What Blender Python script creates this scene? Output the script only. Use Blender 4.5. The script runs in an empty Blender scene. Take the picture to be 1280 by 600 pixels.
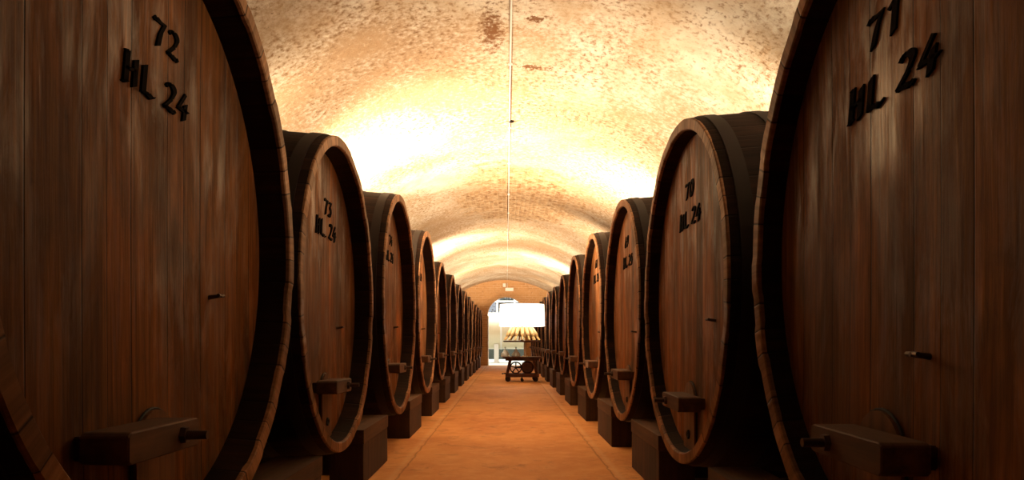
import bpy, bmesh, math, random
from mathutils import Vector, Matrix
random.seed(7)
PI = math.pi
scn = bpy.context.scene
C = scn.collection

# ------------------------------------------------------------ helpers
def finish(me, smooth=True, ang=35):
    if smooth:
        for p in me.polygons: p.use_smooth = True
        me.set_sharp_from_angle(angle=math.radians(ang))

def obj(name, bm, mat, parent=None, smooth=True, ang=35):
    bmesh.ops.recalc_face_normals(bm, faces=bm.faces[:])
    me = bpy.data.meshes.new(name); bm.to_mesh(me); bm.free()
    me.materials.append(mat)
    finish(me, smooth, ang)
    o = bpy.data.objects.new(name, me); C.objects.link(o)
    if parent: o.parent = parent
    return o

def tag(o, label, cat, group=None):
    o['label'] = label; o['category'] = cat
    if group: o['group'] = group
    return o

def thing(name, label, cat, loc=(0, 0, 0), rz=0, group=None):
    o = bpy.data.objects.new(name, None); C.objects.link(o)
    o.empty_display_size = 0.1
    o.location = loc; o.rotation_euler = (0, 0, rz)
    return tag(o, label, cat, group)

def struct(name, bm, mat, smooth=False, parent=None):
    o = obj(name, bm, mat, parent, smooth)
    if not parent: o['kind'] = 'structure'
    return o

def box(bm, x0, x1, y0, y1, z0, z1, bev=0.0):
    b = bmesh.new()
    vs = [b.verts.new((x, y, z)) for x in (x0, x1) for y in (y0, y1) for z in (z0, z1)]
    for f in ((0,1,3,2),(4,6,7,5),(0,4,5,1),(2,3,7,6),(0,2,6,4),(1,5,7,3)):
        b.faces.new([vs[i] for i in f])
    if bev: bmesh.ops.bevel(b, geom=b.edges[:], offset=bev, segments=2, affect='EDGES')
    bmesh.ops.recalc_face_normals(b, faces=b.faces[:])
    merge(bm, b)

def merge(bm, b, M=None):
    me = bpy.data.meshes.new('t'); b.to_mesh(me); b.free()
    if M: me.transform(M)
    bm.from_mesh(me); bpy.data.meshes.remove(me)

def lathe(prof, seg=48, closed=False, M=None, bm=None):
    """prof: (r, z) list, turned about Z"""
    b = bmesh.new(); rings = []
    for r, z in prof:
        if r < 1e-6: rings.append([b.verts.new((0, 0, z))])
        else: rings.append([b.verts.new((r*math.cos(2*PI*i/seg), r*math.sin(2*PI*i/seg), z)) for i in range(seg)])
    pairs = list(zip(rings, rings[1:]))
    if closed: pairs.append((rings[-1], rings[0]))
    for a, c in pairs:
        for i in range(seg):
            j = (i+1) % seg
            if len(a) == 1 and len(c) == 1: continue
            if len(a) == 1: b.faces.new((a[0], c[i], c[j]))
            elif len(c) == 1: b.faces.new((a[i], a[j], c[0]))
            else: b.faces.new((a[i], a[j], c[j], c[i]))
    bmesh.ops.recalc_face_normals(b, faces=b.faces[:])
    if bm is None:
        if M: bmesh.ops.transform(b, matrix=M, verts=b.verts[:])
        return b
    merge(bm, b, M)

def tube(bm, p0, p1, r0, r1=None, seg=12):
    p0 = Vector(p0); p1 = Vector(p1); r1 = r0 if r1 is None else r1
    d = p1-p0
    M = Matrix.Translation(p0) @ d.to_track_quat('Z', 'Y').to_matrix().to_4x4()
    lathe([(0, 0), (r0, 0), (r1, d.length), (0, d.length)], seg, M=M, bm=bm)

def beam(bm, p0, p1, w, h, bev=0.004):
    p0 = Vector(p0); p1 = Vector(p1); d = p1-p0
    M = Matrix.Translation(p0) @ d.to_track_quat('Z', 'Y').to_matrix().to_4x4()
    b = bmesh.new(); box(b, -w/2, w/2, -h/2, h/2, 0, d.length, bev)
    merge(bm, b, M)

def prism_yz(bm, pts, x0, x1):
    b = bmesh.new()
    A = [b.verts.new((x0, y, z)) for y, z in pts]; B = [b.verts.new((x1, y, z)) for y, z in pts]
    n = len(pts)
    b.faces.new(A); b.faces.new(B[::-1])
    for i in range(n): b.faces.new((A[i], A[(i+1) % n], B[(i+1) % n], B[i]))
    bmesh.ops.recalc_face_normals(b, faces=b.faces[:])
    merge(bm, b)

# ------------------------------------------------------------ node helpers
class G:
    def __init__(s, name):
        s.m = bpy.data.materials.new(name); s.m.use_nodes = True
        s.t = s.m.node_tree; s.t.nodes.clear()
        s.out = s.t.nodes.new('ShaderNodeOutputMaterial')
        s.b = s.t.nodes.new('ShaderNodeBsdfPrincipled')
        s.t.links.new(s.b.outputs[0], s.out.inputs[0])
    def n(s, kind, **k):
        nd = s.t.nodes.new(kind)
        for a, v in k.items(): setattr(nd, a, v)
        return nd
    def put(s, sock, v):
        if isinstance(v, bpy.types.NodeSocket): s.t.links.new(v, sock)
        elif isinstance(v, bpy.types.Node): s.t.links.new(v.outputs[0], sock)
        else: sock.default_value = v
    def math(s, op, a, b=0.0, c=None, clamp=False):
        nd = s.n('ShaderNodeMath', operation=op, use_clamp=clamp)
        s.put(nd.inputs[0], a); s.put(nd.inputs[1], b)
        if c is not None: s.put(nd.inputs[2], c)
        return nd.outputs[0]
    def vec(s, x, y, z):
        nd = s.n('ShaderNodeCombineXYZ')
        for i, v in enumerate((x, y, z)): s.put(nd.inputs[i], v)
        return nd.outputs[0]
    def noise(s, v, scale, detail=4, rough=.55, dist=0.0, col=False):
        nd = s.n('ShaderNodeTexNoise'); s.put(nd.inputs['Vector'], v)
        nd.inputs['Scale'].default_value = scale; nd.inputs['Detail'].default_value = detail
        nd.inputs['Roughness'].default_value = rough; nd.inputs['Distortion'].default_value = dist
        return nd.outputs[1 if col else 0]
    def ramp(s, v, stops):
        nd = s.n('ShaderNodeValToRGB'); s.put(nd.inputs[0], v)
        r = nd.color_ramp
        while len(r.elements) < len(stops): r.elements.new(.5)
        for e, (p, c) in zip(r.elements, stops):
            e.position = p; e.color = (c, c, c, 1) if isinstance(c, (int, float)) else (*c, 1)
        return nd.outputs[0]
    def mix(s, f, a, b, mode='MIX'):
        nd = s.n('ShaderNodeMix', data_type='RGBA', blend_type=mode)
        s.put(nd.inputs[0], f)
        for k, v in ((6, a), (7, b)):
            s.put(nd.inputs[k], (*v, 1) if isinstance(v, tuple) and len(v) == 3 else v)
        return nd.outputs[2]
    def xyz(s, v):
        nd = s.n('ShaderNodeSeparateXYZ'); s.put(nd.inputs[0], v); return nd.outputs
    def bump(s, h, strength=.3, dist=.01):
        nd = s.n('ShaderNodeBump'); nd.inputs['Strength'].default_value = strength
        nd.inputs['Distance'].default_value = dist; s.put(nd.inputs['Height'], h)
        s.t.links.new(nd.outputs[0], s.b.inputs['Normal'])
    def set(s, **k):
        for a, v in k.items():
            s.put(s.b.inputs[{'col': 'Base Color', 'rough': 'Roughness', 'metal': 'Metallic', 'spec': 'Specular IOR Level', 'coat': 'Coat Weight'}[a]],
                  (*v, 1) if isinstance(v, tuple) and len(v) == 3 else v)
        return s.m

def simple(name, c, rough=.5, metal=0.0, spec=.5, nz=.15, scale=20):
    g = G(name); tc = g.n('ShaderNodeTexCoord').outputs['Object']
    f = g.noise(tc, scale, 5)
    lo = tuple(v*(1-nz) for v in c); hi = tuple(min(1, v*(1+nz)) for v in c)
    g.bump(f, .15, .003)
    return g.set(col=g.mix(f, lo, hi), rough=rough, metal=metal, spec=spec)

def seams(g, u, n_per_m, rnd, wid=.02):
    """board index random value and a seam mask for coordinate u"""
    s = g.math('MULTIPLY', u, n_per_m)
    s = g.math('ADD', s, g.math('MULTIPLY', rnd, 37.0))
    # uneven widths
    s = g.math('ADD', s, g.math('MULTIPLY', g.math('SINE', g.math('MULTIPLY', s, 2.1)), .22))
    fl = g.math('FLOOR', s)
    fr = g.math('FRACT', s)
    d = g.math('MINIMUM', fr, g.math('SUBTRACT', 1.0, fr))
    seam = g.math('SUBTRACT', 1.0, g.math('DIVIDE', d, wid), clamp=True)
    wn = g.n('ShaderNodeTexWhiteNoise', noise_dimensions='1D'); g.put(wn.inputs['W'], fl)
    return fl, wn.outputs['Value'], seam

HZ = .815   # cask axis height above its lowest point
def wood_head():
    g = G('cask_head_wood'); oi = g.n('ShaderNodeObjectInfo').outputs['Random']
    P = g.n('ShaderNodeTexCoord').outputs['Object']; x, y, z = g.xyz(P)[:3]
    off = g.math('MULTIPLY', oi, 50.0)
    fl, bv, seam = seams(g, y, 8.2, oi, .022)
    grain = g.noise(g.vec(off, g.math('ADD', g.math('MULTIPLY', y, 26.0), g.math('MULTIPLY', fl, 7.3)), g.math('MULTIPLY', z, 1.3)), 1.6, 7, .62, .4)
    fine = g.noise(g.vec(off, g.math('MULTIPLY', y, 110.0), g.math('MULTIPLY', z, 5.0)), 1.0, 4, .6)
    big = g.noise(g.vec(off, g.math('MULTIPLY', y, 2.2), z), 2.0, 6, .6, .6)
    col = g.ramp(grain, [(.22, (.085, .026, .005)), (.5, (.20, .070, .0135)), (.78, (.38, .148, .032))])
    col = g.mix(1.0, col, g.ramp(bv, [(0, (.62, .60, .58)), (.5, (.95, .92, .85)), (1, (1.35, 1.16, 1.0))]), 'MULTIPLY')
    col = g.mix(1.0, col, g.ramp(fine, [(.3, .72), (.7, 1.15)]), 'MULTIPLY')
    stain = g.ramp(big, [(.42, 0.0), (.68, .75)])
    col = g.mix(stain, col, (.045, .020, .009))
    spots = g.ramp(g.noise(g.vec(off, g.math('MULTIPLY', y, 9.0), g.math('MULTIPLY', z, 3.0)), 2.2, 6, .7), [(.62, 0.0), (.74, .6)])
    col = g.mix(spots, col, (.030, .016, .009))
    col = g.mix(seam, col, (.012, .006, .003))
    h = g.math('SUBTRACT', g.math('ADD', g.math('MULTIPLY', grain, .55), g.math('MULTIPLY', fine, .35)), g.math('MULTIPLY', seam, 1.4))
    h = g.math('ADD', h, g.math('MULTIPLY', big, .9))
    g.bump(h, .5, .0045)
    gloss = g.noise(g.vec(off, g.math('MULTIPLY', y, 8.0), g.math('MULTIPLY', z, 1.9)), 1.5, 7, .68, .5)
    gm = g.math('MULTIPLY', g.ramp(gloss, [(.45, 0.0), (.62, 1.0)]), g.ramp(g.noise(P, 1.7, 3), [(.40, .25), (.56, 1.0)]))
    r = g.math('SUBTRACT', .62, g.math('MULTIPLY', gm, .30))
    return g.set(col=col, rough=r, spec=g.math('ADD', .12, g.math('MULTIPLY', gm, .6)))

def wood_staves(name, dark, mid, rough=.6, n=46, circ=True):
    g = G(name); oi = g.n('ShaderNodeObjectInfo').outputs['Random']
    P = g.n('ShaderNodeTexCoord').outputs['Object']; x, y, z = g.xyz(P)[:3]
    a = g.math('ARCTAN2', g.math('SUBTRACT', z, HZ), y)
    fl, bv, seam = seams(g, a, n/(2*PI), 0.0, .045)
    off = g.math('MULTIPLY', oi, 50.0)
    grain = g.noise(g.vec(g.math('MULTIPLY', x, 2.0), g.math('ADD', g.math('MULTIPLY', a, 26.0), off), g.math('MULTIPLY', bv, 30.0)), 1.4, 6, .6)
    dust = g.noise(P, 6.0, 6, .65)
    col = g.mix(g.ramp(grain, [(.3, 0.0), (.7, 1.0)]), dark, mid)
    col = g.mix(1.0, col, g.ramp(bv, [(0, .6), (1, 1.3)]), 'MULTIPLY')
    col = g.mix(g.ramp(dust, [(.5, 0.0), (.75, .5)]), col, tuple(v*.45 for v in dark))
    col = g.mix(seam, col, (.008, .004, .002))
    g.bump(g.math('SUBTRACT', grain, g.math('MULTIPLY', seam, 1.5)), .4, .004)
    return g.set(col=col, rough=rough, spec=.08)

def wood_plain(name, dark, mid, axis='z', rough=.6, scale=1.0, plank=None):
    g = G(name); P = g.n('ShaderNodeTexCoord').outputs['Object']; x, y, z = g.xyz(P)[:3]
    oi = g.math('MULTIPLY', g.n('ShaderNodeObjectInfo').outputs['Random'], 40.0)
    k = {'x': (1.5, 30, 30), 'y': (30, 1.5, 30), 'z': (30, 30, 1.5)}[axis]
    v = g.vec(*[g.math('ADD', g.math('MULTIPLY', c, q*scale), oi) for c, q in zip((x, y, z), k)])
    f = g.noise(v, 1.0, 6, .6, .3); d = g.noise(P, 5.0*scale, 6, .65)
    col = g.mix(g.ramp(f, [(.3, 0.0), (.7, 1.0)]), dark, mid)
    col = g.mix(g.ramp(d, [(.45, 0.0), (.7, .55)]), col, tuple(c*.5 for c in dark))
    h = f
    if plank:
        fl, bv, seam = seams(g, y, plank, 0.3, .03)
        col = g.mix(1.0, col, g.ramp(bv, [(0, .7), (1, 1.25)]), 'MULTIPLY')
        col = g.mix(seam, col, (.006, .003, .002))
        h = g.math('SUBTRACT', f, g.math('MULTIPLY', seam, 1.5))
    g.bump(h, .35, .004)
    return g.set(col=col, rough=rough, spec=.35)

def plaster():
    g = G('vault_plaster')
    uv = g.n('ShaderNodeUVMap').outputs[0]; u, v = g.xyz(uv)[:2]      # u along the cellar, v across the vault, metres from the crown
    P = g.vec(u, v, 0.0)
    dn = g.noise(P, 7.0, 4, .6)
    PB = g.vec(g.math('ADD', u, g.math('MULTIPLY', dn, .16)), g.math('ADD', v, g.math('MULTIPLY', dn, .11)), 0.0)
    # brick courses under the lime wash
    br = g.n('ShaderNodeTexBrick'); g.put(br.inputs['Vector'], PB)
    br.inputs['Color1'].default_value = (.30, .140, .052, 1); br.inputs['Color2'].default_value = (.56, .32, .145, 1)
    br.inputs['Mortar'].default_value = (.50, .31, .155, 1); br.inputs['Scale'].default_value = 1.0
    br.inputs['Mortar Size'].default_value = .012; br.inputs['Mortar Smooth'].default_value = .3
    br.inputs['Brick Width'].default_value = .15; br.inputs['Row Height'].default_value = .065
    big = g.noise(P, .55, 5, .6, .5)
    mid = g.noise(P, 2.6, 8, .68, .4)
    fine = g.noise(P, 23.0, 8, .72)
    grit = g.noise(P, 38.0, 6, .7)
    wash = g.mix(g.ramp(mid, [(.35, 0.0), (.65, 1.0)]), (.66, .50, .33), (.88, .79, .64))
    wash = g.mix(g.ramp(g.math('MULTIPLY', big, fine), [(.20, .0), (.31, .8)]), wash, (.50, .30, .15))
    # bare brick where the wash has come off: one field about 9-13 m in, near the crown
    du = g.math('DIVIDE', g.math('SUBTRACT', u, 10.4), 2.6); dv = g.math('DIVIDE', g.math('SUBTRACT', v, -.12+.35), 1.15)
    rr = g.math('SQRT', g.math('ADD', g.math('MULTIPLY', du, du), g.math('MULTIPLY', dv, dv)))
    fld = g.math('ADD', g.math('SUBTRACT', 1.05, rr), g.math('MULTIPLY', g.math('SUBTRACT', mid, .5), 1.9))
    fld = g.ramp(fld, [(.12, 0.0), (.42, .97)])
    du2 = g.math('DIVIDE', g.math('SUBTRACT', u, 7.0), 1.5); dv2 = g.math('DIVIDE', g.math('SUBTRACT', v, .75), .8)
    rr2 = g.math('SQRT', g.math('ADD', g.math('MULTIPLY', du2, du2), g.math('MULTIPLY', dv2, dv2)))
    f2 = g.ramp(g.math('ADD', g.math('SUBTRACT', 1.0, rr2), g.math('MULTIPLY', g.math('SUBTRACT', mid, .5), 2.4)), [(.2, 0.0), (.6, .55)])
    fld = g.math('MAXIMUM', fld, f2)
    fld = g.math('MAXIMUM', fld, g.ramp(mid, [(.66, 0.0), (.78, .6)]))
    brc = g.mix(g.ramp(g.noise(P, 9.0, 8, .75), [(.44, 0.0), (.60, .8)]), br.outputs[0], (.80, .60, .38))
    col = g.mix(fld, wash, brc)
    # dark pitting and peeled spots
    pit = g.math('MULTIPLY', g.ramp(fine, [(.54, 0.0), (.63, 1.0)]), g.ramp(g.noise(P, 1.3, 3), [(.42, 0.0), (.58, 1.0)]))
    col = g.mix(g.math('MULTIPLY', pit, .75), col, (.27, .125, .045))
    speck = g.ramp(grit, [(.60, 0.0), (.66, .8)])
    speck = g.math('MULTIPLY', speck, g.ramp(g.noise(P, 2.0, 3), [(.42, 0.0), (.6, 1.0)]))
    col = g.mix(speck, col, (.20, .10, .045))
    # one worn dark patch beside the crown joint, near the camera
    def blob(cu, cv, ru, rv, lo=.25, hi=.55, k=1.5):
        a = g.math('DIVIDE', g.math('SUBTRACT', u, cu), ru); b = g.math('DIVIDE', g.math('SUBTRACT', v, cv), rv)
        q = g.math('SQRT', g.math('ADD', g.math('MULTIPLY', a, a), g.math('MULTIPLY', b, b)))
        return g.ramp(g.math('ADD', g.math('SUBTRACT', 1.0, q), g.math('MULTIPLY', g.math('SUBTRACT', fine, .5), k*2)), [(lo, 0.0), (hi, .9)])
    bl = g.math('MAXIMUM', blob(4.78, -.10, .50, .13, .25, .8), blob(4.62, .19, .07, .10, .3, .62))
    bl = g.math('MAXIMUM', bl, blob(5.35, .20, .09, .24, .45, .8))
    col = g.mix(bl, col, (.20, .075, .022))
    # crown joint
    jn = g.math('ADD', v, g.math('MULTIPLY', g.math('SUBTRACT', mid, .5), .012))
    jl = g.math('SUBTRACT', 1.0, g.math('DIVIDE', g.math('ABSOLUTE', g.math('SUBTRACT', jn, .028)), .016), clamp=True)
    jf = g.math('MULTIPLY', jl, g.ramp(g.math('ADD', g.math('DIVIDE', g.math('SUBTRACT', 7.2, u), 3.0), g.math('MULTIPLY', g.math('SUBTRACT', g.noise(g.vec(u, 0.0, 3.0), 3.0, 3), .5), 1.2)), [(.0, .08), (.6, .85)]))
    col = g.mix(jf, col, (.22, .11, .05))
    h = g.math('ADD', g.math('MULTIPLY', mid, 1.0), g.math('MULTIPLY', fine, .6))
    h = g.math('SUBTRACT', h, g.math('MULTIPLY', pit, .5))
    h = g.math('SUBTRACT', h, g.math('MULTIPLY', g.math('MULTIPLY', br.outputs['Fac'], fld), .5))
    g.bump(h, .55, .03)
    return g.set(col=col, rough=.93, spec=.1)

def endwall():
    g = G('old_brick_wash'); P = g.n('ShaderNodeTexCoord').outputs['Object']; x, y, z = g.xyz(P)[:3]
    V = g.vec(g.math('ADD', x, y), z, 0.0)
    br = g.n('ShaderNodeTexBrick'); g.put(br.inputs['Vector'], V)
    br.inputs['Color1'].default_value = (.42, .19, .075, 1); br.inputs['Color2'].default_value = (.60, .33, .15, 1)
    br.inputs['Mortar'].default_value = (.68, .48, .30, 1); br.inputs['Scale'].default_value = 1
    br.inputs['Mortar Size'].default_value = .01; br.inputs['Brick Width'].default_value = .24; br.inputs['Row Height'].default_value = .075
    m = g.noise(P, 3.0, 8, .7, .4); f = g.noise(P, 12.0, 6, .7)
    col = g.mix(g.ramp(m, [(.36, .25), (.56, .9)]), br.outputs[0], (.58, .32, .14))
    col = g.mix(g.ramp(f, [(.58, 0.0), (.68, .5)]), col, (.28, .12, .045))
    g.bump(g.math('ADD', m, f), .5, .03)
    return g.set(col=col, rough=.95, spec=.1)

def floor_mat():
    g = G('terracotta_floor'); P = g.n('ShaderNodeTexCoord').outputs['Object']; x, y, z = g.xyz(P)[:3]
    big = g.noise(g.vec(g.math('MULTIPLY', x, 1.0), g.math('MULTIPLY', y, .7), 0.0), 1.1, 6, .6, .3)
    mid = g.noise(P, 6.0, 8, .7); fine = g.noise(P, 60.0, 5, .7)
    col = g.mix(g.ramp(big, [(.35, 0.0), (.65, 1.0)]), (.52, .20, .050), (.68, .31, .090))
    col = g.mix(g.ramp(mid, [(.45, 0.0), (.7, .55)]), col, (.74, .40, .15))
    col = g.mix(g.ramp(g.noise(P, 3.3, 7, .75, .8), [(.54, 0.0), (.68, .6)]), col, (.24, .085, .024))
    col = g.mix(g.ramp(fine, [(.64, 0.0), (.72, .7)]), col, (.17, .06, .02))
    # kerb joints either side of the walk
    ax = g.math('ADD', g.math('ABSOLUTE', x), g.math('MULTIPLY', g.math('SUBTRACT', mid, .5), .06))
    l1 = g.math('SUBTRACT', 1.0, g.math('DIVIDE', g.math('ABSOLUTE', g.math('SUBTRACT', ax, .655)), .010), clamp=True)
    band = g.math('SUBTRACT', 1.0, g.math('DIVIDE', g.math('ABSOLUTE', g.math('SUBTRACT', ax, .69)), .035), clamp=True)
    col = g.mix(g.math('MULTIPLY', band, .3), col, (.68, .46, .25))
    col = g.mix(g.math('MULTIPLY', l1, .6), col, (.22, .10, .035))
    h = g.math('SUBTRACT', g.math('ADD', g.math('MULTIPLY', mid, .8), g.math('MULTIPLY', fine, .35)), g.math('MULTIPLY', l1, .8))
    g.bump(h, .35, .012)
    return g.set(col=col, rough=.72, spec=.25)

M = dict(
    head=wood_head(),
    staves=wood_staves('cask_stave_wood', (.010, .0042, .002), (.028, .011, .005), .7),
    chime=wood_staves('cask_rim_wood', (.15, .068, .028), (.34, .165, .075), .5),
    iron=simple('hoop_iron', (.016, .009, .006), .6, .3, .2),
    letter=simple('burnt_letter_paint', (.006, .004, .003), .9, spec=.05),
    bar=wood_plain('crossbar_wood', (.055, .022, .008), (.14, .060, .023), 'y', .7),
    hatch=wood_plain('hatch_wood', (.075, .028, .009), (.21, .082, .028), 'z', .5),
    hole=simple('dark_bung', (.010, .006, .004), .7),
    peg=simple('dull_metal_peg', (.07, .04, .025), .45, .5),
    post=wood_plain('support_wood', (.028, .011, .005), (.075, .032, .013), 'z', .75, 1.0, 5.0),
    cradle=wood_plain('cradle_wood', (.045, .018, .007), (.11, .048, .019), 'y', .7),
    plaster=plaster(), endwall=endwall(), floor=floor_mat(),
    cart=wood_plain('cart_dark_wood', (.045, .013, .006), (.13, .040, .014), 'x', .4, 2.0),
    cartiron=simple('cart_iron', (.03, .015, .011), .4, .8),
    white=simple('white_paint', (.82, .78, .70), .5, nz=.04),
    creamwall=simple('lime_white', (.85, .84, .80), .8, nz=.04, scale=3),
    steel=simple('brushed_tank', (.72, .62, .42), .35, .25, nz=.05, scale=4),
    foil=simple('gold_foil', (.80, .52, .20), .35, .35),
    bottle=simple('amber_bottle_glass', (.62, .42, .18), .22, .0),
    darkstone=simple('dark_stone', (.05, .05, .035), .8),
)
def glass(name, c, alpha=.35):
    g = G(name); g.set(col=c, rough=.08, spec=.5); g.b.inputs['Transmission Weight'].default_value = alpha
    g.b.inputs['IOR'].default_value = 1.45
    return g.m
M['cloche'] = glass('frosted_glass', (.80, .92, 1.0), .0)
gp = G('window_glass'); tr = gp.n('ShaderNodeBsdfTransparent'); gl = gp.n('ShaderNodeBsdfGlossy')
gl.inputs['Roughness'].default_value = .05; mx = gp.n('ShaderNodeMixShader'); mx.inputs[0].default_value = .06
gp.t.links.new(tr.outputs[0], mx.inputs[1]); gp.t.links.new(gl.outputs[0], mx.inputs[2]); gp.t.links.new(mx.outputs[0], gp.out.inputs[0])
M['pane'] = gp.m
ge = G('lit_shade'); ge.set(col=(.9, .86, .78), rough=.9)
ge.b.inputs['Emission Color'].default_value = (1, .93, .82, 1); ge.b.inputs['Emission Strength'].default_value = 2.6
M['shade'] = ge.m
gb = G('lit_bulb'); gb.set(col=(1, .9, .7)); gb.b.inputs['Emission Color'].default_value = (1, .8, .5, 1); gb.b.inputs['Emission Strength'].default_value = 12
M['bulb'] = gb.m
gl_ = G('hedge_leaf'); P_ = gl_.n('ShaderNodeTexCoord').outputs['Object']
gl_.set(col=gl_.mix(gl_.noise(P_, 3.0, 4), (.008, .022, .006), (.04, .075, .02)), rough=.6); M['leaf'] = gl_.m

# ------------------------------------------------------------ the room
YB, YE = -2.2, 24.2           # back wall, door wall
XW = 2.45; CAMZ = .82
CROWN = 2.87; RV = 2.95; CZ = CROWN-RV
SPR = CZ+math.sqrt(RV*RV-XW*XW)
A0 = math.asin(XW/RV)

bm = bmesh.new(); box(bm, -XW-.3, XW+.3, YB-.3, YE+.4, -.25, 0); struct('floor', bm, M['floor'])

def vault():
    bm = bmesh.new(); uvl = bm.loops.layers.uv.new('UVMap')
    na, ny = 56, 150
    rows = []
    for j in range(ny+1):
        y = YB+(YE-YB)*j/ny; row = []
        for i in range(na+1):
            a = -A0+2*A0*i/na
            w = .018*math.sin(y*1.7+3*a)+.012*math.sin(y*3.1-5*a+1)
            r = RV+w*min(1, (A0-abs(a))*3)
            row.append((bm.verts.new((r*math.sin(a), y, CZ+r*math.cos(a))), y, RV*a))
        rows.append(row)
    for j in range(ny):
        for i in range(na):
            q = [rows[j][i], rows[j+1][i], rows[j+1][i+1], rows[j][i+1]]
            f = bm.faces.new([t[0] for t in q])
            for l, t in zip(f.loops, q): l[uvl].uv = (t[1], t[2])
    # outer shell, closed, for thickness
    RO = RV+.35
    ext = [[bm.verts.new((RO*math.sin(-A0+2*A0*i/na), y, CZ+RO*math.cos(-A0+2*A0*i/na))) for i in range(na+1)] for y in (YB, YE)]
    for i in range(na):
        bm.faces.new((ext[0][i], ext[0][i+1], ext[1][i+1], ext[1][i]))
        for e, row in ((ext[0], rows[0]), (ext[1], rows[-1])): bm.faces.new((row[i][0], row[i+1][0], e[i+1], e[i]))
    for k in (0, na):
        for j in range(1): 
            bm.faces.new([rows[q][k][0] for q in range(ny+1)]+[ext[1][k], ext[0][k]])
    bmesh.ops.recalc_face_normals(bm, faces=bm.faces[:])
    me = bpy.data.meshes.new('ceiling'); bm.to_mesh(me); bm.free(); me.materials.append(M['plaster'])
    finish(me)
    o = bpy.data.objects.new('ceiling', me); C.objects.link(o); o['kind'] = 'structure'
vault()
for s, nm in ((-1, 'wall_left'), (1, 'wall_right')):
    bm = bmesh.new(); x0, x1 = sorted((s*XW, s*(XW+.3))); box(bm, x0, x1, YB-.3, YE+.4, 0, SPR+.12)
    struct(nm, bm, M['endwall'])
bm = bmesh.new(); box(bm, -XW, XW, YB-.3, YB, 0, CROWN+.3); struct('wall_back', bm, M['endwall'])

DW, DC = .635, 2.31        # half width and crown of the doorway
def arch_pts(hw, crown, n=20):
    zc = crown-hw
    return [(-hw, 0)]+[(-hw*math.cos(PI*i/n), zc+hw*math.sin(PI*i/n)) for i in range(n+1)]+[(hw, 0)]
def wall_with_arch(y0, y1):
    bm = bmesh.new(); n = 20; inn = arch_pts(DW, DC, n)
    W, H = XW+.05, CROWN+.2
    for y in (y0, y1):
        V = [bm.verts.new((x, y, z)) for x, z in inn]
        O = []
        for k, (x, z) in enumerate(inn):
            if k == 0: p = (-W, 0)
            elif k == len(inn)-1: p = (W, 0)
            else:
                t = PI*(k-1)/n; dx, dz = -math.cos(t), math.sin(t)
                zc = DC-DW
                s = min(W/abs(dx) if abs(dx) > 1e-6 else 1e9, (H-zc)/dz if dz > 1e-6 else 1e9)
                p = (dx*s, zc+dz*s)
            O.append(bm.verts.new((p[0], y, p[1])))
        for k in range(len(V)-1): bm.faces.new((V[k], V[k+1], O[k+1], O[k]))
        # corners
        if y == y0: A = V
        else:
            for k in range(len(V)-1): bm.faces.new((A[k], V[k], V[k+1], A[k+1]))
        for sx in (-1, 1):
            c = bm.verts.new((sx*W, y, H))
            ks = [k for k in range(1, len(inn)-1)]
            side = [O[k] for k in ks if abs(abs(O[k].co.x)-W) < 1e-5 and O[k].co.x*sx > 0]
            top = [O[k] for k in ks if abs(O[k].co.z-H) < 1e-5 and O[k].co.x*sx > 0]
            a = max(side, key=lambda v: v.co.z); b = max(top, key=lambda v: abs(v.co.x))
            bm.faces.new((a, c, b))
    return bm
struct('wall_far', wall_with_arch(YE, YE+.4), M['endwall'])
# brick ring around the doorway
bm = bmesh.new(); n = 30; zc = DC-DW
for k in range(n):
    t0 = PI*k/n+.012; t1 = PI*(k+1)/n-.012
    b = bmesh.new(); q = []
    for y in (YE-.05, YE+.02):
        for r, t in ((DW-.0, t0), (DW-.0, t1), (DW+.13, t1), (DW+.13, t0)):
            q.append(b.verts.new((-r*math.cos(t), y, zc+r*math.sin(t))))
    for f in ((0,1,2,3),(7,6,5,4),(0,4,5,1),(1,5,6,2),(2,6,7,3),(3,7,4,0)): b.faces.new([q[i] for i in f])
    bmesh.ops.recalc_face_normals(b, faces=b.faces[:]); merge(bm, b)
struct('trim_1', bm, M['endwall'])
# white painted door lining on the left jamb
bm = bmesh.new(); box(bm, -DW+.001, -DW+.03, YE-.02, YE+.42, 0, zc); struct('trim_2', bm, M['white'])
bm = bmesh.new(); box(bm, DW-.03, DW-.001, YE-.02, YE+.42, 0, zc); struct('trim_3', bm, M['white'])

# hall beyond the doorway
HB = 33.0
bm = bmesh.new(); box(bm, -5, 5, YE+.4, HB+.3, -.25, -.0); struct('floor_hall', bm, simple('pale_hall_floor', (.72, .73, .66), .6, nz=.06, scale=2))
for s, nm in ((-1, 'wall_hall_left'), (1, 'wall_hall_right')):
    bm = bmesh.new(); x0, x1 = sorted((s*4.5, s*4.8)); box(bm, x0, x1, YE+.4, HB, 0, 4.6); struct(nm, bm, M['creamwall'])
bm = bmesh.new(); box(bm, -4.8, 4.8, YE+.4, YE+.41, 3.2, 4.6); struct('wall_hall_front', bm, M['creamwall'])
bm = bmesh.new(); box(bm, -4.8, 4.8, YE+.4, HB+.3, 4.6, 4.8); struct('ceiling_hall', bm, M['creamwall'])
bm = bmesh.new()
box(bm, -4.8, 4.8, HB, HB+.3, .75, 2.05); box(bm, -4.8, 4.8, HB, HB+.3, 3.5, 4.6)
box(bm, -4.8, -1.5, HB, HB+.3, 2.05, 3.5); box(bm, 1.5, 4.8, HB, HB+.3, 2.05, 3.5)
struct('wall_hall_back', bm, M['creamwall'])
bm = bmesh.new(); box(bm, -4.8, 4.8, HB-.03, HB+.3, 0, .75); struct('baseboard_hall', bm, M['darkstone'])
bm = bmesh.new()
for x in (-1.5, -.46, .33, 1.45): box(bm, x, x+.09, HB+.02, HB+.12, 2.05, 3.5)
for z in (2.05, 2.60, 3.42): box(bm, -1.5, 1.54, HB+.03, HB+.11, z, z+.09)
wf = struct('window_1', bm, M['white'])
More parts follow.
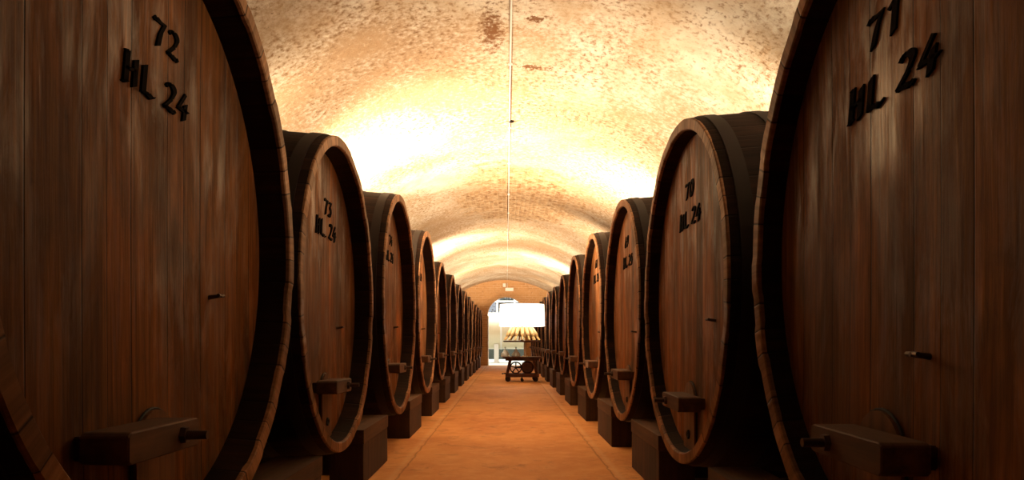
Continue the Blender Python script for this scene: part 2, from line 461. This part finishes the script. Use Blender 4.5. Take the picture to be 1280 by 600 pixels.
bm = bmesh.new(); box(bm, -1.5, 1.54, HB+.06, HB+.07, 2.1, 3.45); obj('window_pane', bm, M['pane'], wf, False)
bm = bmesh.new()   # vent slots / pipe rail on the hall's back wall
for x0, x1 in ((-.82, -.48), (-.41, -.28)): box(bm, x0, x1, HB-.05, HB, 1.93, 2.0, .005)
rail = obj('vent_grille', bm, simple('grey_grille', (.10, .10, .09), .6)); tag(rail, 'dark slotted vent on the white wall beyond the doorway, left of the lamp shade', 'vent')
bm = bmesh.new(); tube(bm, (-2.5, HB-.1, 1.7), (2.5, HB-.1, 1.7), .02)
for x in (-2.2, -.82, .9, 2.2): tube(bm, (x, HB-.1, 1.7), (x, HB, 1.7), .015)
tag(obj('wall_pipe', bm, simple('grey_pipe', (.5, .5, .48), .4, .5)), 'thin grey pipe along the white wall beyond the doorway', 'pipe')

# hedge seen through the hall window
bm = bmesh.new()
for k in range(12000):
    p = Vector((random.uniform(-.4, 3.2), HB+1.6+random.uniform(-.35, .35), random.uniform(.0, 4.2)))
    if random.random() < .12: p.x -= random.uniform(0, .35)
    M3 = Matrix.Translation(p) @ Matrix.Rotation(random.uniform(0, 6.3), 4, 'Z') @ Matrix.Rotation(random.uniform(-1.2, 1.2), 4, 'X')
    vs = [bm.verts.new(M3 @ Vector(c)) for c in ((-.07, 0, 0), (0, -.04, .02), (.07, 0, 0), (0, .04, .02))]
    bm.faces.new(vs)
for x in (.1, 1.2, 2.3): tube(bm, (x, HB+1.6, -.02), (x, HB+1.6, 3.9), .06, .02)
tag(obj('garden_hedge', bm, M['leaf'], smooth=False), 'tall dark green hedge behind the mullioned window beyond the doorway', 'hedge')

# horizontal tank beyond the doorway
tk = thing('storage_tank', 'large cream horizontal tank on pale legs beyond the doorway', 'tank', (.9, 27.6, 0))
prof = [(0, -2.2), (.25, -2.17), (.48, -2.08), (.62, -1.93), (.68, -1.75), (.68, 1.75), (.62, 1.93), (.48, 2.08), (.25, 2.17), (0, 2.2)]
obj('shell', lathe(prof, 64, M=Matrix.Translation((0, 0, 1.20)) @ Matrix.Rotation(PI/2, 4, 'Y')), M['steel'], tk)
for x in (-1.28, 1.3):
    for y in (-.45, .45):
        bm = bmesh.new(); beam(bm, (x, y, 0), (x, y, .72), .17, .10)
        box(bm, x-.12, x+.12, y-.1, y+.1, 0, .02, .003)
        obj('leg', bm, M['white'], tk, False)
for x in (-1.1, 0.1, 1.3):
    obj('band', lathe([(.681, -.03), (.69, -.03), (.69, .03), (.681, .03)], 64, True, M=Matrix.Translation((x, 0, 1.20)) @ Matrix.Rotation(PI/2, 4, 'Y')), M['white'], tk)

# ------------------------------------------------------------ casks
RR, RB, LEN = .775, .815, 1.50
def body_r(x):      # x from 0 at the front back to -LEN
    t = (x+LEN/2)/(LEN/2); return RB-(RB-RR)*t*t
RX = Matrix.Translation((0, 0, HZ)) @ Matrix.Rotation(PI/2, 4, 'Y')     # lathe z -> world +x
def lx(prof, seg=128, closed=False): return lathe(prof, seg, closed, M=RX)
def bump_ring(o): return o

# glyphs as broad-nib strokes in a unit box (x right, z up)
def arc(cx, cz, rx, rz, a0, a1, n=9):
    return [(cx+rx*math.cos(math.radians(a0+(a1-a0)*i/n)), cz+rz*math.sin(math.radians(a0+(a1-a0)*i/n))) for i in range(n+1)]
GL = {
 '7': [[(.02, .84), (.08, .93), (.22, .88), (.48, .90)], [(.48, .90), (.34, .55), (.26, .05)]],
 '2': [arc(.27, .76, .19, .19, 160, -30)+[(.34, .45), (.06, .10)], [(.06, .10), (.22, .12), (.48, .05), (.54, .12)]],
 '1': [[(.10, .78), (.30, .96)], [(.30, .96), (.30, .04)]],
 '0': [arc(.27, .5, .20, .44, 90, 450, 20)],
 '3': [[(.08, .88), (.44, .90), (.24, .58)], arc(.22, .32, .22, .26, 80, -140)],
 '4': [[(.36, .95), (.06, .38), (.54, .36)], [(.40, .62), (.36, .02)]],
 '5': [[(.46, .92), (.14, .90), (.12, .58)], arc(.22, .33, .24, .27, 110, -140)],
 '9': [arc(.27, .68, .19, .24, 0, 360, 14), [(.46, .68), (.40, .30), (.16, .04)]],
 '6': [arc(.27, .30, .19, .25, 0, 360, 14), [(.08, .32), (.16, .66), (.38, .95)]],
 '8': [arc(.27, .72, .17, .21, 0, 360, 14), arc(.27, .28, .20, .24, 0, 360, 14)],
 'H': [[(.10, .98), (.10, .02)], [(.44, .90), (.44, .02)], [(.10, .46), (.44, .54)], [(.04, .96), (.10, .98)], [(.04, .04), (.16, .02)]],
 'L': [[(.12, .96), (.12, .08)], [(.12, .08), (.30, .10), (.50, .02), (.54, .10)]],
 '.': [[(.08, .06), (.11, .04)]],
}
ADV = {'1': .50, '.': .24, ' ': .34, 'H': .68, 'L': .66}
def lettering(s, h, zc, yc, parent, REC, wscale=1.5):
    """raised lettering on the head, local plane x = -REC, reading towards +y"""
    adv = [ADV.get(c, .64) for c in s]; W = sum(adv)*h*wscale
    y = yc-W/2
    nib = Vector((.095, .06)); x0, x1 = -REC-.008, -REC+.0015
    for c, a in zip(s, adv):
        bm = bmesh.new()
        for st in GL.get(c, []):
            pts = [(p[0]+.10*p[1], p[1]) for p in st]
            for p, q in zip(pts, pts[1:]):
                quad = [Vector(p)-nib, Vector(p)+nib, Vector(q)+nib, Vector(q)-nib]
                # give thin strokes some body
                d = (Vector(q)-Vector(p)); d.normalize(); pr = Vector((-d.y, d.x))
                if abs(nib.dot(pr)) < .05:
                    quad = [Vector(p)-pr*.05-d*.03, Vector(p)+pr*.05-d*.03, Vector(q)+pr*.05+d*.03, Vector(q)-pr*.05+d*.03]
                prism_yz(bm, [(y+v.x*h*wscale, zc-h/2+v.y*h) for v in quad], x0, x1)
        if len(bm.faces): obj('digit' if c.isdigit() else ('full_stop' if c == '.' else 'letter'), bm, M['letter'], parent, False)
        else: bm.free()
        y += a*h*wscale

def first_mesh(name, bm, mat, smooth=True, ang=35):
    o = obj(name, bm, mat, None, smooth, ang); return o

def cask_parts(REC):
    P = []
    # staves: outer skin, back end, inner chime at the back
    pr = [(RR-.012, -.012)]
    for i in range(0, 25):
        x = -.012-(LEN-.024)*i/24; pr.append((body_r(x), x))
    pr += [(RR-.012, -LEN), (RR-.045, -LEN), (RR-.05, -LEN+.07), (0, -LEN+.07)]
    # inner side behind the rim, its shade put in by the dark stave wood
    pr = [(RR-.058, -REC-.012), (RR-.058, -REC), (RR-.0475, -.010), (RR-.047, -.004), (RR-.012, -.004)] + [(RR-.001, -.006)] + pr[1:]
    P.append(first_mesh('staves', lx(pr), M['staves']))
    # rim (the stave ends) with a worn, slightly uneven edge
    rim = [(RR+.0012, -.012), (RR+.0012, -.004), (RR-.003, 0), (RR-.043, 0), (RR-.048, -.004), (RR-.049, -.014), (RR-.03, -.010)]
    b = lx(rim, 184)
    for v in b.verts:
        a = math.atan2(v.co.z-HZ, v.co.y); k = int((a+PI)/(2*PI)*46)
        rnd = random.Random(k).uniform(-.0025, .0025)
        v.co.x += rnd; s = 1+rnd*.6; v.co.y *= s; v.co.z = HZ+(v.co.z-HZ)*s
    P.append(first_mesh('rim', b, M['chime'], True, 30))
    # head, slightly dished
    b = bmesh.new(); N, R = 20, RR-.056; grid = []
    c0 = b.verts.new((-REC-.006, 0, HZ)); prev = None
    for k in range(1, N+1):
        r = R*k/N; ring = [b.verts.new((-REC-.006*(1-(r/R)**2), r*math.cos(2*PI*i/96), HZ+r*math.sin(2*PI*i/96))) for i in range(96)]
        for i in range(96):
            j = (i+1) % 96
            if prev is None: b.faces.new((c0, ring[i], ring[j]))
            else: b.faces.new((prev[i], ring[i], ring[j], prev[j]))
        prev = ring
    P.append(first_mesh('head', b, M['head']))
    for x, w in ((-.075, .055), (-.27, .05), (-.50, .05), (-1.0, .05), (-1.23, .05), (-1.425, .055)):
        r0, r1 = body_r(x+w/2), body_r(x-w/2)
        b = lx([(r0+.0005, x+w/2), (r0+.005, x+w/2), (r1+.005, x-w/2), (r1+.0005, x-w/2)], 96, True)
        box(b, x-w/2+.004, x+w/2-.004, .30, .38, HZ+.716, HZ+.765, 0) if False else None
        P.append(first_mesh('hoop', b, M['iron']))
    # arched hatch with its little bung hole
    hw = .098; top = HZ-.385; bot = HZ-.695
    def hatch_poly(o):
        zc = top-hw
        zb = lambda y: HZ-math.sqrt(max(0, (RR-.058+o)**2-y*y))
        w = hw+o
        pts = [(-w*math.cos(PI*i/14), zc+w*math.sin(PI*i/14)) for i in range(15)]
        pts += [(y, zb(y)) for y in (w, w/2, 0, -w/2, -w)]
        return pts
    b = bmesh.new(); prism_yz(b, hatch_poly(-.003), -REC-.01, -REC+.012)
    hatch = first_mesh('hatch', b, M['hatch'], False)
    P.append(hatch)
    b = bmesh.new(); ring = [(-(hw)*math.cos(PI*i/14), top-hw+hw*math.sin(PI*i/14)) for i in range(15)]
    ring = [(-hw, HZ-.66)]+ring+[(hw, HZ-.66)]
    for p, q in zip(ring, ring[1:]):
        tube(b, (-REC+.002, *p), (-REC+.002, *q), .0035, seg=6)
    P.append(('hatch_joint', first_mesh('hatch_joint', b, M['hole']), hatch))
    b = lathe([(0, 0), (.017, 0), (.021, .004), (.021, .010), (.014, .012), (.012, .006), (0, .006)], 20,
              M=Matrix.Translation((-REC+.009, .0, HZ-.63)) @ Matrix.Rotation(PI/2, 4, 'Y'))
    P.append(('bung', first_mesh('bung', b, M['hole']), hatch))
    # tasting peg
    b = bmesh.new(); tube(b, (-REC-.005, .27, HZ-.155), (-REC+.035, .27, HZ-.150), .007, .005, 10)
    tube(b, (-REC+.030, .25, HZ-.150), (-REC+.030, .29, HZ-.150), .005, .005, 8)
    P.append(first_mesh('peg', b, M['peg']))
    return P

def bar_parts(near, REC):
    """near = -1 or +1: local y direction pointing at the camera"""
    o = near*.08
    zt = HZ-.415; zb = zt-.062
    b = bmesh.new(); h = bmesh.new()
    y0, y1 = o-.16, o+.16
    # tapered bar standing off the head on two cleats
    pts = [(y0, zb+.006), (y0+.01, zb), (y1-.01, zb-.004), (y1, zb+.004), (y1, zt-.006), (y1-.012, zt), (y0+.012, zt+.002), (y0, zt-.006)]
    prism_yz(b, pts, -REC+.020, -REC+.118)
    bmesh.ops.bevel(b, geom=b.edges[:], offset=.003, segments=1, affect='EDGES')
    bar = obj('crossbar', b, M['bar'], None, False)
    cleat = []
    for y in (y0+.02, y1-.05):
        b = bmesh.new(); box(b, -REC-.004, -REC+.022, y, y+.03, zb+.006, zt-.008, .003)
        cleat.append(obj('cleat', b, M['bar'], None, False))
    b = bmesh.new(); yc = o-near*.07; zc = (zt+zb)/2
    tube(b, (-REC+.10, yc, zc), (-REC+.175, yc, zc), .011, .010, 14)
    tube(b, (-REC+.116, yc, zc), (-REC+.130, yc, zc), .021, .019, 6)
    bolt = obj('bolt', b, M['peg'])
    return bar, cleat, bolt

# small differences in where hatch, crossbar and peg sit: (along the row, up)
NUDGE = {'72': ((-.03, -.055), (-.12, -.045), (.04, 0)), '71': ((-.13, 0), (-.15, -.015), (-.23, -.11)), '70': ((0, -.02), (0, -.045), (.10, .02))}
RECS = {'left': .10, 'right': .07}
PARTS = {k: cask_parts(v) for k, v in RECS.items()}
BARS = {'left': bar_parts(-1, .10), 'right': bar_parts(1, .07)}
proto_used = set()
def place(o, parent):
    if o.name in proto_used:
        c = o.copy(); C.objects.link(c); c.parent = parent; return c
    proto_used.add(o.name); o.parent = parent; return o

BASEZ = 1.04-HZ
XF = .80
# distance in, rim radius, axis height, front plane
LEFT = [(1.875, .83, 1.12, .80), (3.56, .763, 1.043, .80), (5.53, .832, 1.097, .80), (7.42, .826, 1.115, .80), (9.07, .737, 1.069, .80), (10.93, .750, 1.07, .80), (12.60, .745, 1.06, .80),
        (14.40, .75, 1.065, .80), (16.2, .75, 1.065, .80), (17.95, .75, 1.065, .80), (19.70, .75, 1.065, .80), (21.45, .75, 1.065, .80), (23.15, .75, 1.065, .80)]
RIGHT = [(1.535, .81, 1.065, .80), (3.39, .790, 1.044, .80), (5.11, .775, 1.036, .80), (6.88, .783, 1.057, .80), (8.69, .785, 1.062, .80), (10.45, .72, 1.055, .80), (12.22, .70, 1.04, .80),
         (14.0, .73, 1.05, .80), (15.77, .73, 1.05, .80), (17.54, .73, 1.05, .80), (19.31, .73, 1.05, .80), (21.08, .73, 1.05, .80), (22.85, .73, 1.05, .80)]
ordn = ['', '', '', '', 'fifth', 'sixth', 'seventh', 'eighth', 'ninth', 'tenth', 'eleventh', 'twelfth', 'thirteenth and last']
nums = {'left': ['72', '73', '74', '75'], 'right': ['71', '70', '69', '68']}
# height of the number and of the capacity, their offsets along the row, capacity text, letter height
TXT = {'72': (1.625, 1.478, .045, .005, 'HL 24', .080), '73': (1.49, 1.378, .07, .04, 'HL. 24', .084), '74': (1.61, 1.48, .12, .08, 'HL 24', .080), '75': (1.64, 1.50, .12, .12, 'HL 24', .080),
       '71': (1.555, 1.412, .14, .11, 'HL 24', .080), '70': (1.542, 1.408, .04, .04, 'HL 24', .080), '69': (1.54, 1.395, .10, .06, 'HL 24', .080), '68': (1.57, 1.43, .10, .10, 'HL 24', .080)}
LOOK = {'72': 'huge dark wooden cask lettered 72 HL 24, nearest on the left, cut by the frame',
        '73': 'wooden cask lettered 73 HL. 24, second in the left row, with reddish planks',
        '74': 'wooden cask third in the left row, with small dark lettering under its top rim',
        '75': 'wooden cask fourth in the left row, with pale worn planks near its top',
        '71': 'huge dark wooden cask lettered 71 HL 24, nearest on the right, cut by the frame',
        '70': 'wooden cask lettered 70 HL 24, second in the right row, whole head in view',
        '69': 'wooden cask third in the right row, with two small lines of dark lettering',
        '68': 'wooden cask fourth in the right row, lettering hidden close to its near edge'}
for side, row in (('left', LEFT), ('right', RIGHT)):
    s = -1 if side == 'left' else 1
    for i, (y, r_, zc_, xf) in enumerate(row):
        k_ = r_/RR; base = zc_-HZ*k_
        no = nums[side][i] if i < 4 else None
        lab = LOOK[no] if no else f'wooden cask, {ordn[i]} from the camera in the {side} row'
        t = thing('wine_cask', lab, 'cask', (s*xf, y, base), 0 if s < 0 else PI, f'large wooden casks in the {side} row')
        t.scale = (k_, k_, k_)
        made = {}
        for p in PARTS[side]:
            if isinstance(p, tuple):
                c = place(p[1], made[p[2].name.split('.')[0]])
            else:
                c = place(p, t); made[p.name.split('.')[0]] = c
        bar, cleats, bolt = BARS[side]
        cb = place(bar, t); place(bolt, cb)
        ho, bo, po = NUDGE.get(no, ((0, 0),)*3)
        made['hatch'].location = (0, *ho); cb.location = (0, *bo); made['peg'].location = (0, *po)
        for cl in cleats: place(cl, cb)
        if no:
            za, zb_, d1, d2, cap, h = TXT[no]
            sg = 1 if s < 0 else -1
            ws = 1.5 if s < 0 else 1.65
            lettering(no, h/k_, (za-base)/k_, sg*d1/k_, t, RECS[side], ws)
            lettering(cap, h/k_, (zb_-base)/k_, sg*d2/k_, t, RECS[side], ws)

# ------------------------------------------------------------ supports between the casks
def support(side, ca, cb, lab):
    s = -1 if side == 'left' else 1
    ya, yb = ca[0]+ca[1], cb[0]-cb[1]
    yc = (ya+yb)/2; hb = .42
    t = thing('cask_support', lab, 'support block', (s*.81, yc, 0), 0 if s < 0 else PI, f'wooden support blocks under the {side} row')
    def top(y, x, cap):    # y relative; stays just under both neighbours
        z = cap
        for c in (ca, cb):
            k = c[1]/RR; r = k*max(body_r((x-.01)/k), body_r((x+.19)/k))+.008*k
            cyl = (c[0]-yc)*(1 if s < 0 else -1)
            d = abs(y-cyl)
            if d < r: z = min(z, c[2]-math.sqrt(r*r-d*d)-.001)
        return z
    for x0, x1 in ((-.20, 0.0), (-1.46, -1.26)):
        b = bmesh.new(); n = 16
        ys = [-hb+2*hb*k/n for k in range(n+1)]
        pts = [(-hb, .235)]+[(yy, top(yy, x0, .315)) for yy in ys]+[(hb, .235)]
        prism_yz(b, pts, x0, x1)
        cr = obj('cradle', b, M['cradle'], t, False)
        b = bmesh.new(); box(b, x0+.003, x1-.004, -hb+.004, hb-.004, 0, .235, .004)
        obj('post', b, M['post'], t, False)
    b = bmesh.new(); box(b, -1.262, -.198, -.10, .10, .03, .19, .006); obj('tie_beam', b, M['post'], t, False)
for side, ys in (('left', LEFT), ('right', RIGHT)):
    ys2 = [(ys[0][0]-1.75,)+ys[0][1:]]+ys
    for i in range(len(ys2)-1):
        who = nums[side]
        if i == 0: lab = f'dark wooden support block on the {side}, under the near side of the nearest cask'
        elif i < 4 and i < 2: lab = f'wooden support block on the {side} between the nearest cask and the one behind it'
        else:
            nm = ['first', 'second', 'third', 'fourth']+ordn[4:12]+['thirteenth']
            lab = f'wooden support block between the {nm[i-1]} and {nm[i]} casks of the {side} row'
        support(side, ys2[i], ys2[i+1], lab)

# ------------------------------------------------------------ conduit along the crown, exit lamp on the far wall
cd = thing('ceiling_conduit', 'thin pale electric conduit running along the crown of the vault', 'conduit', (.03, YB+.1, CROWN-.03))
b = bmesh.new(); L = YE-YB-.2; pts = []
prev = None
for k in range(161):
    yy = L*k/160; y = yy+YB+.1; p = Vector((.0, yy, .03+.018*math.sin(y*1.7+.03)+.012*math.sin(y*3.1+.95)-.003))
    if prev is not None: tube(b, prev, p+(p-prev).normalized()*.004, .006, seg=8)
    prev = p
obj('pipe', b, M['white'], cd)
for yy in [1.2+1.55*k for k in range(16)]:
    y = yy+YB+.1; z = .03+.018*math.sin(y*1.7+.03)+.012*math.sin(y*3.1+.95)-.003
    b = bmesh.new(); box(b, -.016, .016, yy-.006, yy+.008, z-.010, z+.03, .002)
    obj('clip', b, M['white'], cd, False)
b = bmesh.new()
lathe([(0, .05), (.022, .05), (.026, -.01), (.022, -.025), (0, -.028)], 20, M=Matrix.Translation((.045, 6.66, CROWN-.0)), bm=b)
tag(obj('junction_box', b, M['iron']), 'small round dark junction box at the crown of the vault', 'junction box')
el = thing('emergency_light', 'small white box light on the far wall above the doorway arch', 'light', (.10, YE-.05, 2.50))
b = bmesh.new(); box(b, -.14, .14, -.06, .05, 0, .11, .008); obj('housing', b, M['white'], el, False)
b = bmesh.new(); box(b, -.125, .125, -.072, -.058, .012, .098, .004); obj('diffuser', b, simple('diffuser_white', (.9, .88, .8), .4), el, False)
b = bmesh.new(); box(b, -.12, -.02, YE-.07, YE, 2.64, 2.76, .006); tube(b, (.03, YE-.02, 2.76), (.03, YE-.02, 2.60), .008)
tag(obj('connection_box', b, M['white'], None, False), 'small pale square connection box above the white box light on the far wall', 'connection box')

# ------------------------------------------------------------ cart with the bottle display
CX, CY = .32, 14.75
ct = thing('display_cart', 'dark wooden cart with wheels standing at the right of the aisle', 'cart', (CX, CY, 0))
b = bmesh.new(); box(b, -.40, .40, -.26, .26, .470, .505, .01)
box(b, -.34, .34, -.21, .21, .425, .472, .004); obj('tabletop', b, M['cart'], ct, False)
for sx in (-1, 1):
    for sy in (-1, 1):
        b = bmesh.new(); beam(b, (sx*.31, sy*.19, .12), (sx*.24, sy*.16, .44), .045, .045)
        lg = obj('leg', b, M['cart'], ct, False)
for sy in (-1, 1):
    b = bmesh.new(); beam(b, (-.34, sy*.19, .125), (.34, sy*.19, .125), .05, .07); obj('rail', b, M['cart'], ct, False)
b = bmesh.new(); box(b, -.30, .30, -.2, .2, .09, .115, .004); obj('lower_shelf', b, M['cart'], ct, False)
for x, y in ((-.29, -.19), (-.29, .19), (.27, -.19), (.27, .19), (0, -.19), (0, .19)):
    r = .055 if x else .03
    b = bmesh.new()
    lathe([(0, -.015), (r*.4, -.016), (r*.5, -.01), (r*.8, -.01), (r, -.016), (r, .016), (r*.8, .01), (r*.5, .01), (r*.4, .016), (0, .015)], 24,
          M=Matrix.Translation((x, y, r)) @ Matrix.Rotation(PI/2, 4, 'X'), bm=b)
    beam(b, (x, y+.02, r), (x, y+.02, .10), .012, .02, .001); beam(b, (x, y-.02, r), (x, y-.02, .10), .012, .02, .001)
    obj('wheel', b, M['cartiron'], ct)
# hand-cranked flywheel and drum under the tabletop
b = bmesh.new(); FW = Matrix.Translation((-.13, -.20, .285)) @ Matrix.Rotation(PI/2, 4, 'X')
lathe([(.10, -.012), (.125, -.012), (.125, .012), (.10, .012)], 36, True, M=FW, bm=b)
lathe([(0, -.02), (.022, -.02), (.022, .02), (0, .02)], 16, M=FW, bm=b)
for k in range(5):
    a = 2*PI*k/5+.3; tube(b, (-.13, -.20, .285), (-.13+.105*math.cos(a), -.20, .285+.105*math.sin(a)), .010, .013, 8)
obj('flywheel', b, M['cartiron'], ct)
b = bmesh.new(); lathe([(0, -.13), (.10, -.13), (.125, -.11), (.135, 0), (.125, .11), (.10, .13), (0, .13)], 32, M=Matrix.Translation((.11, 0, .285)) @ Matrix.Rotation(PI/2, 4, 'X'), bm=b)
box(b, -.02, .24, -.12, .12, .115, .17, .006); obj('drum', b, M['cart'], ct)
b = bmesh.new(); tube(b, (-.13, .06, .285), (-.13, -.20, .285), .012, seg=10); tube(b, (.0, 0, .285), (-.13, 0, .285), .02, seg=10)
obj('axle', b, M['cartiron'], ct)
b = bmesh.new(); tube(b, (-.32, -.15, .17), (-.40, -.15, .165), .012, seg=10); tube(b, (-.39, -.15, .165), (-.40, -.24, .165), .014, seg=10); obj('handle', b, M['cartiron'], ct)
# round rack on a white post
b = bmesh.new(); tube(b, (.06, -.10, .50), (.06, -.10, .802), .026, seg=20); lathe([(0, 0), (.06, 0), (.055, .015), (.03, .03), (0, .03)], 24, M=Matrix.Translation((.06, -.10, .505)), bm=b)
obj('post', b, M['white'], ct)
RKX = 0.0
b = lathe([(0, .80), (.37, .80), (.385, .808), (.385, .828), (.375, .832), (.365, .826), (0, .826)], 64, M=Matrix.Translation((RKX, 0, 0)))
obj('rack_board', b, M['cart'], ct)

# glass bells on the cart
def bell(x, y):
    t = thing('glass_bell', '', 'glass bell', (x, y, .506), 0, 'glass bells on the cart')
    b = lathe([(.088, 0), (.092, .006), (.090, .035), (.080, .060), (.050, .100), (.022, .135), (.012, .150), (.0, .152), (.0, .147), (.018, .130), (.046, .098), (.076, .058), (.086, .033), (.088, 0)], 40)
    obj('bell', b, M['cloche'], t)
    b = lathe([(0, .148), (.006, .150), (.006, .165), (.016, .175), (.014, .190), (0, .196)], 20)
    obj('knob', b, M['cloche'], t)
    b = lathe([(0, 0), (.09, 0), (.10, .004), (.098, .008), (0, .008)], 40, M=Matrix.Translation((0, 0, -.009+.009)))
    return t
b1 = bell(CX-.345, CY-.05); b1['label'] = 'pale conical glass bell with a knob, left one on the cart, by the tabletop edge'
b2 = bell(CX-.125, CY-.05); b2['label'] = 'pale conical glass bell with a knob, right one on the cart, beside the white post'

# bottles stacked radially on the rack
bt = thing('wine_bottle', '', 'bottle', (0, 0, 0))
b = lathe([(0, 0), (.034, 0), (.037, .004), (.037, .17), (.033, .195), (.018, .225), (.0145, .24), (.0145, .258), (0, .258)], 20)
bt_body = obj('glass_body', b, M['bottle'], bt)
b = lathe([(.0150, .236), (.0158, .24), (.0158, .30), (.017, .302), (.017, .312), (0, .314)], 16)
bt_foil = obj('foil_neck', b, M['foil'], bt)
tiers = [(.375, .200, 16, 0.0, 'outer ring'), (.285, .108, 8, .2, 'inner ring')]
first = True
for rad, rb, n, ph, nm in tiers:
    tilt = math.acos((rad-rb)/.314)
    for k in range(n):
        a = 2*PI*k/n+ph
        if first: r_ = bt; first = False
        else:
            r_ = bt.copy(); C.objects.link(r_)
            for ch in (bt_body, bt_foil):
                c = ch.copy(); C.objects.link(c); c.parent = r_
        d = Vector((math.cos(a)*math.cos(tilt), math.sin(a)*math.cos(tilt), -math.sin(tilt)))
        tip = Vector((CX+RKX+(rad-.01)*math.cos(a), CY+(rad-.01)*math.sin(a), .826+.018))
        r_.location = tip-d*.314; r_.rotation_euler = d.to_track_quat('Z', 'Y').to_euler()
        r_['category'] = 'bottle'; r_['group'] = f'gold-necked bottles in the {nm} on the round rack'
        r_['label'] = f'gold-necked bottle slanting neck down in the {nm} of bottles on the cart'

# lamp over the bottles
lp = thing('drum_lamp', 'large glowing white drum lamp shade standing above the bottles on the cart', 'lamp', (CX, CY, .826))
b = bmesh.new(); tube(b, (0, 0, .0), (0, 0, .60), .010, seg=14); lathe([(0, 0), (.05, 0), (.045, .01), (.012, .02), (0, .02)], 24, bm=b)
obj('pole', b, M['cartiron'], lp)
SR = .46
b = lathe([(SR, .30), (SR+.005, .30), (SR-.008, .745), (SR-.013, .745)], 72, True)
sh = obj('lamp_shade', b, M['shade'], lp); sh['label'] = 'glowing white drum shade'
b = bmesh.new()
for k in range(3):
    a = 2*PI*k/3; tube(b, (0, 0, .59), (SR*.98*math.cos(a), SR*.98*math.sin(a), .70), .005, seg=8)
obj('spider', b, M['cartiron'], lp)
b = bmesh.new()
for k in range(3):
    a = 2*PI*k/3+.5; lathe([(0, 0), (.02, .01), (.035, .04), (.03, .07), (.0, .085)], 16, M=Matrix.Translation((.12*math.cos(a), .12*math.sin(a), .44)), bm=b)
    tube(b, (0, 0, .43), (.12*math.cos(a), .12*math.sin(a), .44), .006, seg=8)
obj('bulb', b, M['bulb'], lp)

# ------------------------------------------------------------ light
def light(kind, name, loc, energy, col, **k):
    d = bpy.data.lights.new(name, kind); d.energy = energy; d.color = col
    tgt = k.pop('target', None)
    for a, v in k.items(): setattr(d, a, v)
    o = bpy.data.objects.new(name, d); C.objects.link(o); o.location = loc
    if tgt is not None: o.rotation_euler = (Vector(tgt)-Vector(loc)).to_track_quat('-Z', 'Y').to_euler()
    return o
WARM = (1.0, .80, .56)
# wall uplights behind the casks, aimed at the vault, plus added fill spots
NEAR = {4.25, 4.55, 2.45}  # near fill spots, added to lift the vault top and cask heads
ups = [(-1, 6.45, 255, 7.4), (1, 7.8, 165, 8.8), (1, 4.25, 42, 5.6), (-1, 4.55, 40, 5.6), (1, 2.45, 42, 3.0), (-1, .75, 3, 1.6), (-1, 13.5, 150, 14.8), (1, 16.65, 170, 18.0), (-1, 18.8, 85, 20.0),
       (1, 11.35, 60, 12.3), (1, 21.95, 22, 22.6), (-1, 22.3, 22, 22.9)]  # last pair added to brighten the far wall
for s, y, e, ty in ups:
    light('SPOT', 'vault_uplight_or_fill', (s*2.15, y, 1.72), e*7, WARM, spot_size=math.radians(125 if y in NEAR else 150), spot_blend=1.0, shadow_soft_size=.12, target=(s*(1.0 if y in NEAR else .75), ty, 2.75))
light('POINT', 'shade_glow', (CX+.035, CY, 1.30), 14, (1, .82, .55), shadow_soft_size=.08)
light('AREA', 'hall_daylight', (0, 28.5, 4.5), 560, (.93, .98, 1.0), shape='RECTANGLE', size=7, size_y=7, target=(0, 28.5, 0))

w = bpy.data.worlds.new('World'); scn.world = w; w.use_nodes = True
bg = w.node_tree.nodes['Background']; bg.inputs[0].default_value = (.75, .88, 1, 1); bg.inputs[1].default_value = .6

# ------------------------------------------------------------ camera
cam = bpy.data.cameras.new('camera'); co = bpy.data.objects.new('camera', cam); C.objects.link(co)
co.location = (0, 0, CAMZ); co.rotation_euler = (PI/2, 0, 0)
cam.sensor_width = 36; cam.lens = 36*900/1280
cam.shift_x = 7/1280; cam.shift_y = 126.5/1280
cam.clip_start = .02; cam.clip_end = 200
scn.camera = co
vs = scn.view_settings
vs.view_transform = 'Standard'; vs.look = 'None'; vs.exposure = 0; vs.gamma = 1; vs.use_curve_mapping = False
